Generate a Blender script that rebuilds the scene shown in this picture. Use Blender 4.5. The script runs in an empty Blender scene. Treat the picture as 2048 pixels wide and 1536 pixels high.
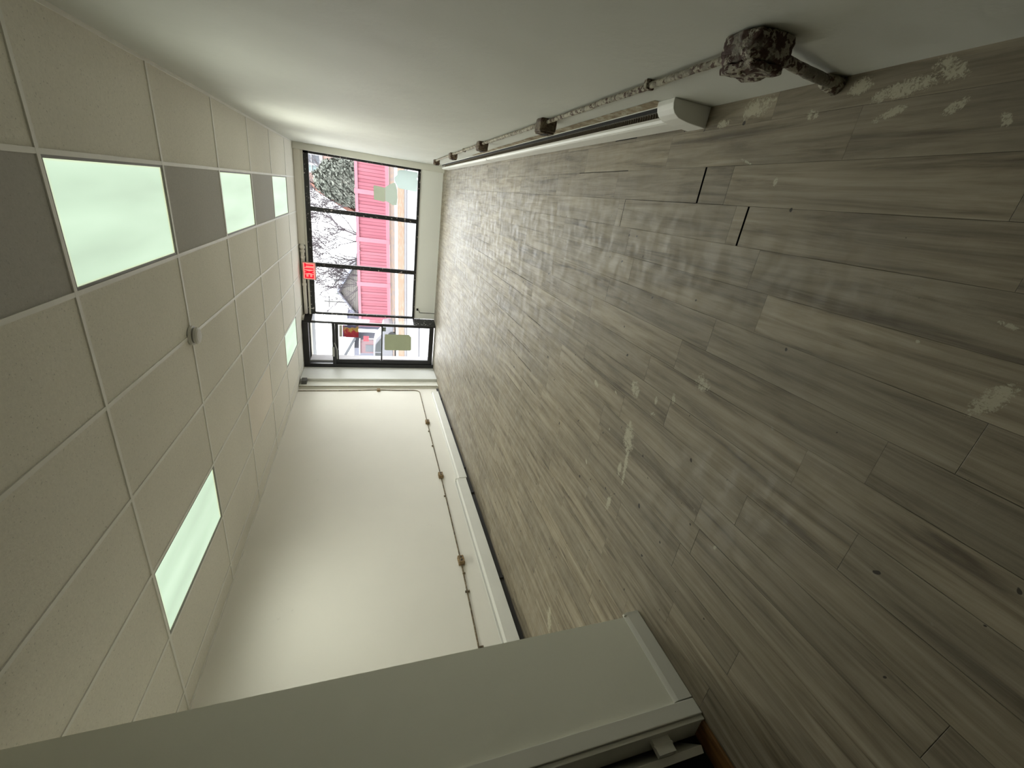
import bpy, bmesh, math, random
from mathutils import Vector, Matrix, noise
random.seed(7)
C = bpy.context.scene.collection
SC = bpy.context.scene

# ------------------------------------------------------------------ camera
F_PX, YAW, PITCH, ROLL = 834.72, 0.4247, -0.3324, 0.0007
cy_, sy_, cp_, sp_ = math.cos(YAW), math.sin(YAW), math.cos(PITCH), math.sin(PITCH)
fw = Vector((-sy_*cp_, cy_*cp_, sp_)); rt = Vector((cy_, sy_, 0)); up = rt.cross(fw)
r2 = math.cos(ROLL)*rt + math.sin(ROLL)*up; u2 = -math.sin(ROLL)*rt + math.cos(ROLL)*up
cam_d = bpy.data.cameras.new('camera'); cam = bpy.data.objects.new('camera', cam_d); C.objects.link(cam)
cam_d.sensor_width = 36; cam_d.lens = F_PX/2048*36; cam_d.clip_start = 0.02; cam_d.clip_end = 500
X_, Y_, Z_ = -u2, r2, -fw                       # the phone was held sideways: world down is image right
cam.matrix_world = Matrix(((X_[0], Y_[0], Z_[0], 0), (X_[1], Y_[1], Z_[1], 0), (X_[2], Y_[2], Z_[2], 1.5), (0, 0, 0, 1)))
SC.camera = cam

# ------------------------------------------------------------------ sky, daylight, exposure
world = bpy.data.worlds.new('world'); SC.world = world; world.use_nodes = True
wn, wl = world.node_tree.nodes, world.node_tree.links
bg = wn['Background']
wtc = wn.new('ShaderNodeTexCoord'); wsx = wn.new('ShaderNodeSeparateXYZ'); wl.new(wtc.outputs['Generated'], wsx.inputs[0])
wr = wn.new('ShaderNodeMapRange'); wl.new(wsx.outputs['Z'], wr.inputs['Value'])
wr.inputs['From Min'].default_value = 0; wr.inputs['From Max'].default_value = 1
wr.inputs['To Min'].default_value = 4.6; wr.inputs['To Max'].default_value = 7.6      # overcast: brighter overhead
bg.inputs['Color'].default_value = (0.97, 0.985, 1.0, 1)
wl.new(wr.outputs[0], bg.inputs['Strength'])
sun_d = bpy.data.lights.new('fill_sun', 'SUN'); sun = bpy.data.objects.new('fill_sun', sun_d); C.objects.link(sun)  # soft sun lamp added to lift the room; the sky itself is overcast
sun_d.energy = 4.0; sun_d.angle = math.radians(70); sun_d.color = (0.98, 0.99, 1.0)
sun_dir = Vector((-0.50, -0.80, -0.30)).normalized()
sun.rotation_euler = sun_dir.to_track_quat('-Z', 'Y').to_euler(); sun.location = (4, 20, 12)
SC.view_settings.view_transform = 'Standard'; SC.view_settings.look = 'None'
SC.view_settings.gamma = 1; SC.view_settings.use_curve_mapping = False
SC.view_settings.exposure = 0.26

# ------------------------------------------------------------------ helpers
class MB:
    def __init__(s): s.v = []; s.f = []
    def poly(s, pts):
        n = len(s.v); s.v += [tuple(p) for p in pts]; s.f.append(list(range(n, n+len(pts)))); return s
    def box(s, x0, x1, y0, y1, z0, z1):
        n = len(s.v)
        s.v += [(x, y, z) for z in (z0, z1) for x, y in ((x0, y0), (x1, y0), (x1, y1), (x0, y1))]
        for q in ((3, 2, 1, 0), (4, 5, 6, 7), (0, 1, 5, 4), (1, 2, 6, 5), (2, 3, 7, 6), (3, 0, 4, 7)): s.f.append([n+i for i in q])
        return s
    def prism(s, pts, d):
        """pts: closed loop of 3D points, extruded by vector d"""
        n = len(s.v); k = len(pts); d = Vector(d)
        s.v += [tuple(p) for p in pts] + [tuple(Vector(p)+d) for p in pts]
        s.f.append(list(range(n+k-1, n-1, -1))); s.f.append(list(range(n+k, n+2*k)))
        for i in range(k): j = (i+1) % k; s.f.append([n+i, n+j, n+k+j, n+k+i])
        return s
    def tube(s, pts, r, seg=10, caps=True):
        pts = [Vector(p) for p in pts]; rs = r if isinstance(r, (list, tuple)) else [r]*len(pts)
        n0 = len(s.v); ref = None
        for i, p in enumerate(pts):
            d = (pts[min(i+1, len(pts)-1)] - pts[max(i-1, 0)]).normalized()
            if ref is None: ref = d.orthogonal().normalized()
            ref = (ref - d*ref.dot(d)).normalized(); b = d.cross(ref)
            for k in range(seg):
                a = 2*math.pi*k/seg; s.v.append(tuple(p + (ref*math.cos(a) + b*math.sin(a))*rs[i]))
        for i in range(len(pts)-1):
            for k in range(seg):
                a = n0+i*seg+k; b_ = n0+i*seg+(k+1) % seg; s.f.append([a, b_, b_+seg, a+seg])
        if caps:
            s.f.append([n0+k for k in range(seg-1, -1, -1)]); s.f.append([n0+(len(pts)-1)*seg+k for k in range(seg)])
        return s
    def lathe(s, c, prof, seg=32, axis='z'):
        n0 = len(s.v)
        for r, h in prof:
            for k in range(seg):
                a = 2*math.pi*k/seg
                if axis == 'z': s.v.append((c[0]+r*math.cos(a), c[1]+r*math.sin(a), c[2]+h))
                else: s.v.append((c[0]+h, c[1]+r*math.cos(a), c[2]+r*math.sin(a)))
        for i in range(len(prof)-1):
            for k in range(seg):
                a = n0+i*seg+k; b_ = n0+i*seg+(k+1) % seg; s.f.append([a, b_, b_+seg, a+seg])
        s.f.append([n0+k for k in range(seg-1, -1, -1)]); s.f.append([n0+(len(prof)-1)*seg+k for k in range(seg)])
        return s
    def build(s, name, m, parent=None, bevel=0, smooth=False, seg=2):
        me = bpy.data.meshes.new(name); me.from_pydata(s.v, [], s.f)
        bm = bmesh.new(); bm.from_mesh(me); bmesh.ops.remove_doubles(bm, verts=bm.verts, dist=1e-6)
        bmesh.ops.recalc_face_normals(bm, faces=bm.faces)
        if bevel: bmesh.ops.bevel(bm, geom=list(bm.edges), offset=bevel, segments=seg, affect='EDGES', profile=0.6, clamp_overlap=True)
        bm.to_mesh(me); bm.free()
        if smooth:
            for p in me.polygons: p.use_smooth = True
        me.materials.append(m); o = bpy.data.objects.new(name, me); C.objects.link(o)
        if parent is not None:
            o.parent = parent; o.matrix_parent_inverse = Matrix.Translation(-Vector(parent.location))
        return o

def tag(o, label, cat, group=None, kind=None):
    o['label'] = label; o['category'] = cat
    if group: o['group'] = group
    if kind: o['kind'] = kind
    return o
def thing(name, loc, label, cat, group=None):
    o = bpy.data.objects.new(name, None); C.objects.link(o); o.location = loc; o.empty_display_size = .1
    return tag(o, label, cat, group)
def struct(o, label, cat='building part'):
    o['kind'] = 'structure'; o['label'] = label; o['category'] = cat; return o
def struct_root(name, loc, label, cat):
    o = bpy.data.objects.new(name, None); C.objects.link(o); o.location = loc; return struct(o, label, cat)

# ------------------------------------------------------------------ materials
class NT:
    """tiny node expression builder"""
    def __init__(s, name):
        s.m = bpy.data.materials.new(name); s.m.use_nodes = True; s.n = s.m.node_tree.nodes; s.l = s.m.node_tree.links
        s.b = s.n['Principled BSDF']; s.out = s.n['Material Output']
        tc = s.n.new('ShaderNodeTexCoord'); s.co = tc.outputs['Object']
    def put(s, sock, v):
        if isinstance(v, bpy.types.NodeSocket): s.l.new(v, sock)
        elif isinstance(v, (tuple, list)) and len(v) == 3 and len(sock.default_value) == 4: sock.default_value = (*v, 1)
        else: sock.default_value = v
    def math(s, op, *a, clamp=False):
        n = s.n.new('ShaderNodeMath'); n.operation = op; n.use_clamp = clamp
        for i, v in enumerate(a): s.put(n.inputs[i], v)
        return n.outputs[0]
    def sep(s, v):
        n = s.n.new('ShaderNodeSeparateXYZ'); s.put(n.inputs[0], v); return n.outputs
    def comb(s, x, y, z):
        n = s.n.new('ShaderNodeCombineXYZ')
        for i, v in enumerate((x, y, z)): s.put(n.inputs[i], v)
        return n.outputs[0]
    def noise(s, vec, scale, detail=4, rough=0.55, dist=0.0):
        n = s.n.new('ShaderNodeTexNoise'); s.put(n.inputs['Vector'], vec)
        n.inputs['Scale'].default_value = scale; n.inputs['Detail'].default_value = detail
        n.inputs['Roughness'].default_value = rough; n.inputs['Distortion'].default_value = dist
        return n.outputs['Fac']
    def white(s, vec, dim='3D'):
        n = s.n.new('ShaderNodeTexWhiteNoise'); n.noise_dimensions = dim
        s.put(n.inputs['Vector' if dim != '1D' else 'W'], vec); return n.outputs['Value']
    def mapping(s, vec, sc=(1, 1, 1), loc=(0, 0, 0)):
        n = s.n.new('ShaderNodeMapping'); s.put(n.inputs[0], vec); n.inputs['Scale'].default_value = sc; n.inputs['Location'].default_value = loc
        return n.outputs[0]
    def ramp(s, v, stops):
        n = s.n.new('ShaderNodeValToRGB'); s.put(n.inputs[0], v); e = n.color_ramp.elements
        while len(e) < len(stops): e.new(0.5)
        for i, (p, c) in enumerate(stops): e[i].position = p; e[i].color = (*c, 1) if len(c) == 3 else c
        return n.outputs[0]
    def range(s, v, a, b, c=0.0, d=1.0, smooth=False):
        n = s.n.new('ShaderNodeMapRange'); s.put(n.inputs['Value'], v)
        if smooth: n.interpolation_type = 'SMOOTHSTEP'
        for k, x in zip(('From Min', 'From Max', 'To Min', 'To Max'), (a, b, c, d)): s.put(n.inputs[k], x)
        return n.outputs[0]
    def mix(s, f, a, b, blend='MIX'):
        n = s.n.new('ShaderNodeMix'); n.data_type = 'RGBA'; n.blend_type = blend
        s.put(n.inputs[0], f); s.put(n.inputs[6], a); s.put(n.inputs[7], b); return n.outputs[2]
    def bump(s, h, strength=.3, dist=.01):
        n = s.n.new('ShaderNodeBump'); s.put(n.inputs['Height'], h); n.inputs['Strength'].default_value = strength; n.inputs['Distance'].default_value = dist
        s.l.new(n.outputs[0], s.b.inputs['Normal']); return n.outputs[0]
    def set(s, **k):
        for a, v in k.items(): s.put(s.b.inputs[a.replace('_', ' ')], v)
        return s

def simple(name, col, rough=.5, var=.12, scale=6, metallic=0, bump=0, spec=.5):
    t = NT(name); n = t.noise(t.co, scale, 5)
    t.set(Base_Color=t.mix(n, tuple(c*(1-var) for c in col), tuple(min(1, c*(1+var)) for c in col)), Roughness=rough, Metallic=metallic)
    t.b.inputs['Specular IOR Level'].default_value = spec
    if bump: t.bump(t.noise(t.co, scale*6, 4), .4, bump)
    return t.m
def emit(name, col, strength):
    t = NT(name); t.set(Base_Color=col, Emission_Color=col); t.b.inputs['Emission Strength'].default_value = strength; return t.m

def wall_paint(name, col, dirt=.06, lumps=.004):
    t = NT(name); big = t.noise(t.co, 1.3, 3); fine = t.noise(t.co, 26, 5)
    c = t.mix(big, tuple(x*(1-dirt) for x in col), tuple(min(1, x*(1+dirt*.5)) for x in col))
    spots = t.range(t.noise(t.co, 3.1, 6, .7), .70, .74)
    c = t.mix(t.math('MULTIPLY', spots, .25), c, tuple(x*.6 for x in col))
    t.set(Base_Color=c, Roughness=.6); t.b.inputs['Specular IOR Level'].default_value = .25
    wave = t.noise(t.co, 2.2, 2)
    t.bump(t.math('ADD', wave, t.math('MULTIPLY', fine, .12)), .5, lumps*4)
    return t.m

M = {}
M['wall'] = wall_paint('white_wall_paint', (.84, .815, .74))
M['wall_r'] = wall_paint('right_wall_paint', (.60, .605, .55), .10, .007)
M['pier'] = wall_paint('pier_paint', (.66, .665, .63), .05, .002)
M['wall_box'] = wall_paint('partition_paint', (.83, .83, .72))
M['bulk'] = wall_paint('bulkhead_paint', (.86, .87, .83), .05, .002)
M['trim'] = wall_paint('trim_paint', (.76, .755, .68), .08, .002)
M['header'] = wall_paint('header_paint', (.82, .785, .71), .12, .003)
M['dark_room'] = simple('painted_darkness', (.05, .05, .045), .9)
M['black'] = simple('black_metal', (.012, .012, .013), .35, .4, 20)
M['dkgrey'] = simple('dark_grey_metal', (.09, .09, .085), .45)
M['alum'] = simple('worn_aluminium', (.42, .42, .40), .4, .2, 30, .5)

def black_frame():
    t = NT('chipped_black_frame'); n = t.noise(t.mapping(t.co, (1, 1, 1)), 22, 3, .6)
    k = t.range(n, .63, .67)
    t.set(Base_Color=t.mix(k, (.011, .011, .012), (.42, .36, .35)), Roughness=.4); return t.m
M['frame'] = black_frame()

def chipped(name, base, under, lo=.5, hi=.56, scale=45, rough=.7):
    t = NT(name); n = t.noise(t.co, scale, 6, .65, .4)
    m2 = t.noise(t.co, scale*.35, 4, .6)
    k = t.range(n, lo, hi); c = t.mix(k, base, under)
    c = t.mix(t.range(m2, .5, .62), c, tuple(x*.55 for x in base))
    t.set(Base_Color=c, Roughness=rough); t.bump(n, .9, .012); return t.m
M['conduit'] = chipped('chipped_conduit_paint', (.40, .37, .28), (.07, .035, .018), .5, .55, 40)
M['conduit_l'] = chipped('brown_conduit_paint', (.17, .125, .07), (.34, .29, .19), .52, .6, 30)
M['obox'] = chipped('rusty_box_paint', (.17, .13, .08), (.05, .022, .012), .46, .54, 34)
M['obox_l'] = chipped('tan_box_paint', (.36, .25, .12), (.12, .075, .035), .5, .6, 60)
M['obox_near'] = chipped('flaking_box_paint', (.36, .33, .26), (.05, .018, .010), .47, .50, 42)
M['heater_white'] = simple('heater_enamel', (.76, .755, .70), .4, .07, 5)
M['heater_dark'] = simple('heater_shadow_metal', (.03, .027, .024), .6)
M['fins'] = simple('heater_fins', (.30, .255, .19), .7, .3, 80, 0)

def old_strip():
    t = NT('bare_plaster_strip'); n = t.noise(t.co, 14, 6, .7, .5)
    t.set(Base_Color=t.ramp(n, [(.30, (.13, .085, .045)), (.5, (.30, .24, .15)), (.62, (.5, .47, .36)), (.75, (.22, .16, .09))]), Roughness=.85)
    t.bump(n, .8, .01); return t.m
M['plaster'] = old_strip()

def tile_mat(name, col, speck=.5):
    t = NT(name); n = t.noise(t.co, 60, 3, .7); s = t.range(t.noise(t.co, 95, 2, .5), .66, .72)
    c = t.mix(n, tuple(x*.86 for x in col), tuple(min(1, x*1.1) for x in col)); c = t.mix(t.math('MULTIPLY', s, speck), c, tuple(x*.35 for x in col))
    st = t.range(t.noise(t.co, .8, 2), .35, .7, 0, .22); c = t.mix(st, c, tuple(x*.72 for x in col))
    t.set(Base_Color=c, Roughness=.95); t.b.inputs['Specular IOR Level'].default_value = .1
    t.bump(t.noise(t.co, 70, 4, .7), .5, .004); return t.m
M['tile'] = tile_mat('acoustic_tile', (.80, .77, .69))
M['tile_grey'] = tile_mat('grey_acoustic_tile', (.50, .485, .46), .3)
M['tile_beige'] = tile_mat('smooth_beige_tile', (.88, .82, .73), .0)
M['grid'] = simple('ceiling_grid_metal', (.78, .765, .71), .45)
M['grid_dark'] = simple('fixture_rim_metal', (.22, .21, .195), .5)

def diffuser():
    t = NT('lit_diffuser'); x, y, z = t.sep(t.co)
    w = t.math('COSINE', t.math('MULTIPLY', x, 2*math.pi/.29))
    sp = t.noise(t.mapping(t.co, (3, .5, 1)), 1.6, 2)
    st = t.math('ADD', t.math('MULTIPLY', w, .05), t.range(sp, .3, .7, .86, 1.02))
    ex = t.range(t.math('ABSOLUTE', x), .27, .287); ey = t.range(t.math('ABSOLUTE', y), .575, .60)
    e = t.math('MAXIMUM', ex, ey)
    col = t.mix(e, (.70, .93, .70), (.80, .86, .52))
    t.set(Base_Color=(.3, .32, .3), Roughness=.5, Emission_Color=col); t.put(t.b.inputs['Emission Strength'], t.math('MULTIPLY', st, PANEL)); return t.m
PANEL = 0.72; FILL_W = 12
M['diffuser'] = diffuser()

def glass():
    t = NT('window_glass'); n, l = t.n, t.l
    tr = n.new('ShaderNodeBsdfTransparent'); tr.inputs[0].default_value = (.95, .96, .96, 1)
    gl = n.new('ShaderNodeBsdfGlossy'); gl.inputs['Roughness'].default_value = .02
    ge = n.new('ShaderNodeNewGeometry'); dt = n.new('ShaderNodeVectorMath'); dt.operation = 'DOT_PRODUCT'
    l.new(ge.outputs['Normal'], dt.inputs[0]); l.new(ge.outputs['Incoming'], dt.inputs[1])
    f5 = t.math('POWER', t.math('SUBTRACT', 1.0, t.math('ABSOLUTE', dt.outputs['Value']), clamp=True), 5.0)
    fr = t.math('ADD', .03, t.math('MULTIPLY', f5, .9))
    mx = n.new('ShaderNodeMixShader'); l.new(fr, mx.inputs[0]); l.new(tr.outputs[0], mx.inputs[1]); l.new(gl.outputs[0], mx.inputs[2])
    l.new(mx.outputs[0], t.out.inputs[0]); n.remove(t.b); return t.m
M['glass'] = glass()

# floor: worn grey-brown vinyl planks running towards the shop window
PW, PL, PX0 = .1575, .967, -.0275
MARKS = [(-1.047, 2.33, .045, .02, 70), (-.89, 1.905, .07, .045, 40), (-.649, 1.437, .06, .045, 60), (-.87, 1.708, .03, .015, 10), (-.80, 1.585, .035, .015, 20),
         (-1.20, 1.84, .13, .06, 195), (-1.42, 1.845, .07, .022, 185), (-1.70, 1.86, .08, .025, 175), (-1.62, 2.22, .03, .015, 40), (-3.25, 2.2, .16, .05, 200),
         (.50, 1.63, .09, .045, 100), (.50, 1.22, .05, .03, 95), (.50, .975, .06, .03, 60), (.405, .925, .035, .018, 120), (.41, 1.09, .05, .016, 110),
         (.44, 1.36, .03, .02, 60), (-.105, .587, .03, .008, 80), (-.29, .538, .07, .03, 150), (.46, 1.80, .05, .02, 90), (.22, 1.42, .02, .012, 0), (-1.30, 1.06, .015, .01, 0), (-.2, .74, .006, .006, 0), (-1.05, 2.55, .02, .01, 0), (.47, 1.08, .10, .03, 100), (.36, .80, .03, .012, 30), (-1.36, 1.80, .18, .02, 188), (-1.0, 2.08, .02, .008, 60), (-.95, 1.70, .03, .012, 120), (-1.25, 2.05, .014, .007, 20), (.30, 1.60, .05, .006, 70)]
def floor_mat():
    t = NT('worn_plank_floor'); x, y, z = t.sep(t.co)
    u = t.math('DIVIDE', t.math('SUBTRACT', x, PX0), PW); row = t.math('FLOOR', u); fu = t.math('FRACT', u)
    off = t.white(t.math('ADD', row, 41.7), '1D')
    # joints of the two rows beside the open gaps sit where the gaps are
    vv = t.math('ADD', t.math('DIVIDE', y, PL), t.math('MULTIPLY', off, 3.0)); col = t.math('FLOOR', vv); fv = t.math('FRACT', vv)
    rnd = t.white(t.comb(row, col, 3.3)); rnd2 = t.white(t.comb(row, col, 9.1))
    sh = t.comb(x, t.math('ADD', y, t.math('MULTIPLY', rnd, 37.0)), t.math('MULTIPLY', rnd2, 11.0))
    grain = t.noise(t.mapping(sh, (22, 1.4, 1)), 1.0, 7, .62, .6)
    fine = t.noise(t.mapping(sh, (120, 5, 1)), 1.0, 3, .6)
    cloud = t.noise(t.mapping(sh, (4.5, 1.2, 1)), 1.0, 4, .55, .8)
    c = t.ramp(grain, [(.30, (.105, .082, .054)), (.42, (.215, .179, .122)), (.55, (.315, .270, .194)), (.70, (.41, .358, .27))])
    c = t.mix(t.range(cloud, .40, .72, 0, .5), c, (.15, .128, .094))
    c = t.mix(t.range(fine, .5, .75, 0, .3), c, (.38, .345, .27))
    c = t.mix(t.range(t.math('ADD', t.math('MULTIPLY', grain, .6), t.math('MULTIPLY', cloud, .4)), .36, .30, 0, .6), c, (.07, .058, .042))
    c = t.mix(1.0, c, t.ramp(rnd, [(0, (.86, .86, .86)), (.5, (.97, .965, .955)), (1, (1.05, 1.045, 1.035))]), 'MULTIPLY')
    # seams between planks
    eu = t.math('MULTIPLY', t.math('MINIMUM', fu, t.math('SUBTRACT', 1.0, fu)), PW)
    ev = t.math('MULTIPLY', t.math('MINIMUM', fv, t.math('SUBTRACT', 1.0, fv)), PL)
    worn = t.noise(t.co, 1.7, 3)
    ew = t.range(worn, .45, .7, .0006, .0022)
    seam = t.math('SUBTRACT', 1.0, t.range(t.math('MINIMUM', eu, ev), 0.0, ew), clamp=True)
    c = t.mix(t.math('MULTIPLY', seam, t.range(worn, .35, .65, .12, .85)), c, (.018, .015, .012))
    # window sheen painted as a pale haze, broken by scuffs and specks
    haze = t.math('MULTIPLY', t.range(t.noise(t.co, .9, 3), .35, .65), t.range(y, 3.0, 7.5, 0, 1, True))
    scr = t.range(t.noise(t.mapping(t.co, (5, 34, 1)), 1.0, 6, .8, .5), .46, .60)
    c = t.mix(t.math('MULTIPLY', t.math('MULTIPLY', haze, scr), .75), c, (.50, .49, .48))
    sc2 = t.range(t.noise(t.mapping(t.co, (26, 60, 1)), 1.0, 5, .8), .60, .68)
    c = t.mix(t.math('MULTIPLY', sc2, t.range(y, 1.0, 5.5, .04, .3)), c, (.34, .33, .30))
    specks = t.range(t.noise(t.co, 19, 2, .4), .76, .80)
    c = t.mix(t.math('MULTIPLY', specks, .7), c, (.33, .31, .25))
    dots = t.range(t.noise(t.mapping(t.co, (1, 1, 1), (5, 9, 0)), 21, 1, .4), .765, .775)
    c = t.mix(t.math('MULTIPLY', dots, .9), c, (.02, .015, .012))
    dkm = t.range(t.noise(t.mapping(t.co, (4, 26, 1), (3, 1, 0)), 1.0, 6, .8, .8), .55, .66)
    c = t.mix(t.math('MULTIPLY', t.math('MULTIPLY', dkm, haze), .55), c, (.13, .12, .115))
    # dried paint and plaster marks
    tot = None
    for mx, my, a, b, ang in MARKS:
        ca, sa = math.cos(math.radians(ang)), math.sin(math.radians(ang))
        dx = t.math('SUBTRACT', x, mx); dy = t.math('SUBTRACT', y, my)
        p = t.math('DIVIDE', t.math('ADD', t.math('MULTIPLY', dx, ca), t.math('MULTIPLY', dy, sa)), a)
        q = t.math('DIVIDE', t.math('SUBTRACT', t.math('MULTIPLY', dy, ca), t.math('MULTIPLY', dx, sa)), b)
        r = t.math('ADD', t.math('MULTIPLY', p, p), t.math('MULTIPLY', q, q))
        v = t.math('SUBTRACT', 1.15, r)
        tot = v if tot is None else t.math('MAXIMUM', tot, v)
    tot = t.math('MAXIMUM', tot, 0.0)
    pn = t.math('ADD', t.math('MULTIPLY', t.noise(t.co, 85, 5, .75, 1.2), .62), t.math('MULTIPLY', t.noise(t.co, 24, 3, .6, .8), .38))
    pm = t.range(t.math('ADD', t.math('MULTIPLY', t.math('MINIMUM', tot, 1.0), .17), pn), .595, .66)
    pm = t.math('MULTIPLY', pm, t.range(tot, 0.0, .25))
    c = t.mix(t.math('MULTIPLY', pm, .8), c, (.50, .47, .35))
    t.set(Base_Color=c, Roughness=t.range(t.noise(t.mapping(t.co, (7, 12, 1)), 1.0, 6, .75), .38, .62, .40, .66))
    t.b.inputs['Specular IOR Level'].default_value = .5
    h = t.math('ADD', t.math('MULTIPLY', grain, .12), t.math('MULTIPLY', seam, -.7))
    h = t.math('ADD', h, t.math('MULTIPLY', t.noise(t.mapping(t.co, (9, 16, 1)), 1.0, 5, .7), .26))
    t.bump(h, .75, .005); return t.m
M['floor'] = floor_mat()
M['gap'] = simple('subfloor_gap', (.012, .011, .01), .9)

# ------------------------------------------------------------------ dimensions (metres)
XR, XL, H = .54, -3.993, 2.8353
YF, YD, YB = 9.83, 9.54, -3.2
GX = [.5562-.6162*i for i in range(9)]; GY = [1.2864+1.2592*j for j in range(-3, 9)]
def gy(j): return 1.2864+1.2592*j

# ------------------------------------------------------------------ room shell
# floor: a plank deck with the open gaps really cut out of it
GAPS = [(.1300, .2870, 1.826, 1.838), (-.0275, .1290, 1.503, 1.513), (-.0275, .1300, 2.473, 2.4775), (.1290, .1315, 1.838, 2.473),
        (.2880, .2915, 2.518, 3.20), (-.660, -.655, 3.80, 4.73), (-.975, -.970, 3.45, 3.79), (-1.448, -1.442, 3.49, 3.89), (-1.290, -1.285, 3.6, 4.35),
        (-.817, -.813, 4.1, 5.2), (-1.132, -1.128, 3.9, 4.5), (-1.6045, -1.600, 3.3, 3.75), (-1.447, -1.443, 3.95, 4.55), (-1.1325, -1.129, 4.6, 5.5), (-.6595, -.6555, 5.3, 6.1), (-.9745, -.971, 4.9, 5.6), (-1.7635, -1.759, 3.7, 4.2), (-.5025, -.499, 5.6, 6.4), (-1.289, -1.2855, 4.9, 5.6), (.4625, .475, 2.50, 2.75), (-1.4655, -1.463, 1.70, 1.86), (-2.0945, -2.091, 1.95, 2.2)]
fx0, fx1, fy0, fy1 = XL-.3, XR+.2, YB-.2, YF+.2
xs = sorted({fx0, fx1} | {v for g in GAPS for v in g[:2]}); ys = sorted({fy0, fy1} | {v for g in GAPS for v in g[2:]})
fl = MB()
for i in range(len(xs)-1):
    for j in range(len(ys)-1):
        cx, cy = (xs[i]+xs[i+1])/2, (ys[j]+ys[j+1])/2
        if any(g[0] < cx < g[1] and g[2] < cy < g[3] for g in GAPS): continue
        fl.poly([(xs[i], ys[j], 0), (xs[i+1], ys[j], 0), (xs[i+1], ys[j+1], 0), (xs[i], ys[j+1], 0)])
floor = struct(fl.build('floor', M['floor']), 'worn grey brown wood plank floor with paint spots and open gaps', 'floor')
for p in floor.data.polygons:
    if p.normal.z < 0: p.flip()
MB().box(fx0, fx1, fy0, fy1, -.12, -.012).build('subfloor', M['gap'], floor)

w = MB(); n = 60
struct(MB().box(XR, XR+.2, YB, YF+.25, 0, H+.3).build('wall_right', M['wall_r']), 'long off-white painted side wall with conduit and heater along its foot', 'wall')
struct(MB().box(XL-.2, XL, .9, YF+.1, 0, H+.3).build('wall_left', M['wall']), 'long bright off-white side wall with thin conduit near its foot', 'wall')
struct(MB().box(XL-.2, XR+.2, YB-.2, YB, 0, H+.3).build('wall_back', M['wall_box']), 'plain painted wall at the back of the shop', 'wall')

# ceiling: lay-in tiles above a metal grid, holes where lights sit
LIGHT_CELLS = [(1, 1), (1, 3), (1, 5), (5, 1), (5, 5)]      # (column left of line i, row beyond line j)
SPECIAL = {(1, 2): 'tile_grey', (1, 4): 'tile_grey', (5, 3): 'tile_beige', (1, 0): 'tile_grey'}
ce = MB(); cols = [XR] + GX[1:8] + [XL-.05]; rows = [YB] + [gy(j) for j in range(-3, 8)] + [YF+.1]
ci = [0, 1, 2, 3, 4, 5, 6, 7, 8]
ceil_tiles = []
for a in range(len(cols)-1):
    for b in range(len(rows)-1):
        i, j = a, b-4        # tile between grid lines i,i+1 and j,j+1
        if (i, j) in LIGHT_CELLS or (i, j) in SPECIAL: continue
        ce.box(cols[a+1], cols[a], rows[b], rows[b+1], H+.004, H+.02)
ceiling = struct(ce.build('ceiling', M['tile']), 'drop ceiling of large speckled grey acoustic tiles in a metal grid', 'ceiling')
for (i, j), mt in SPECIAL.items():
    o = MB().box(GX[i+1], GX[i], gy(j), gy(j+1), H+.004, H+.018).build('ceiling_tile', M[mt], ceiling)
    o['label'] = 'smooth pale beige ceiling tile' if mt == 'tile_beige' else 'darker grey ceiling tile between lights'
gr = MB()
for x in GX[1:8]: gr.box(x-.012, x+.012, YB, YF, H-.002, H+.006); gr.box(x-.002, x+.002, YB, YF, H+.006, H+.04)
for j in range(-3, 8): y = gy(j); gr.box(XL, XR, y-.012, y+.012, H-.0025, H+.0055); gr.box(XL, XR, y-.002, y+.002, H+.006, H+.04)
gr.build('ceiling_grid', M['grid'], ceiling)
wa = MB().box(XR-.022, XR, YB, YF, H-.004, H+.004).box(XL, XL+.022, YB, YF, H-.004, H+.004).box(XL, XR, YF-.022, YF, H-.004, H+.004)
wa.build('wall_angle', M['grid'], ceiling)
MB().box(XL-.2, XR+.2, YB-.2, YF+.2, H+.28, H+.34).build('deck', M['dark_room'], ceiling)

# window wall -------------------------------------------------------
WZ0, WZ1 = .47, 2.70
bulk = MB().box(-2.745, .44, YF, YF+.16, 0, WZ0)
struct(bulk.build('wall_front', M['bulk']), 'low grey painted bulkhead wall under the shop window', 'wall')
struct(MB().box(.425, XR, YF-.13, YF+.2, 0, H).build('trim_1', M['trim'], bevel=.004), 'boxed off-white post between window and right wall', 'trim')
hd = MB().box(-1.30, .43, YF-.06, YF+.12, 2.715, H)
struct(hd.build('trim_2', M['header'], bevel=.003), 'beige painted header above the right part of the window', 'trim')
struct(MB().box(-2.76, .43, YF-.012, YF+.05, 2.675, 2.715).build('trim_3', M['wall']), 'thin white strip along the window head', 'trim')
struct(MB().box(-4.1, .6, YF+.05, YF+.3, WZ1+.01, H+.3).box(-4.1, -2.76, YD+.06, YF+.05, 2.80, H+.3).build('wall_front_head', M['header']), 'wall above the shop window and door head', 'wall')

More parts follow.
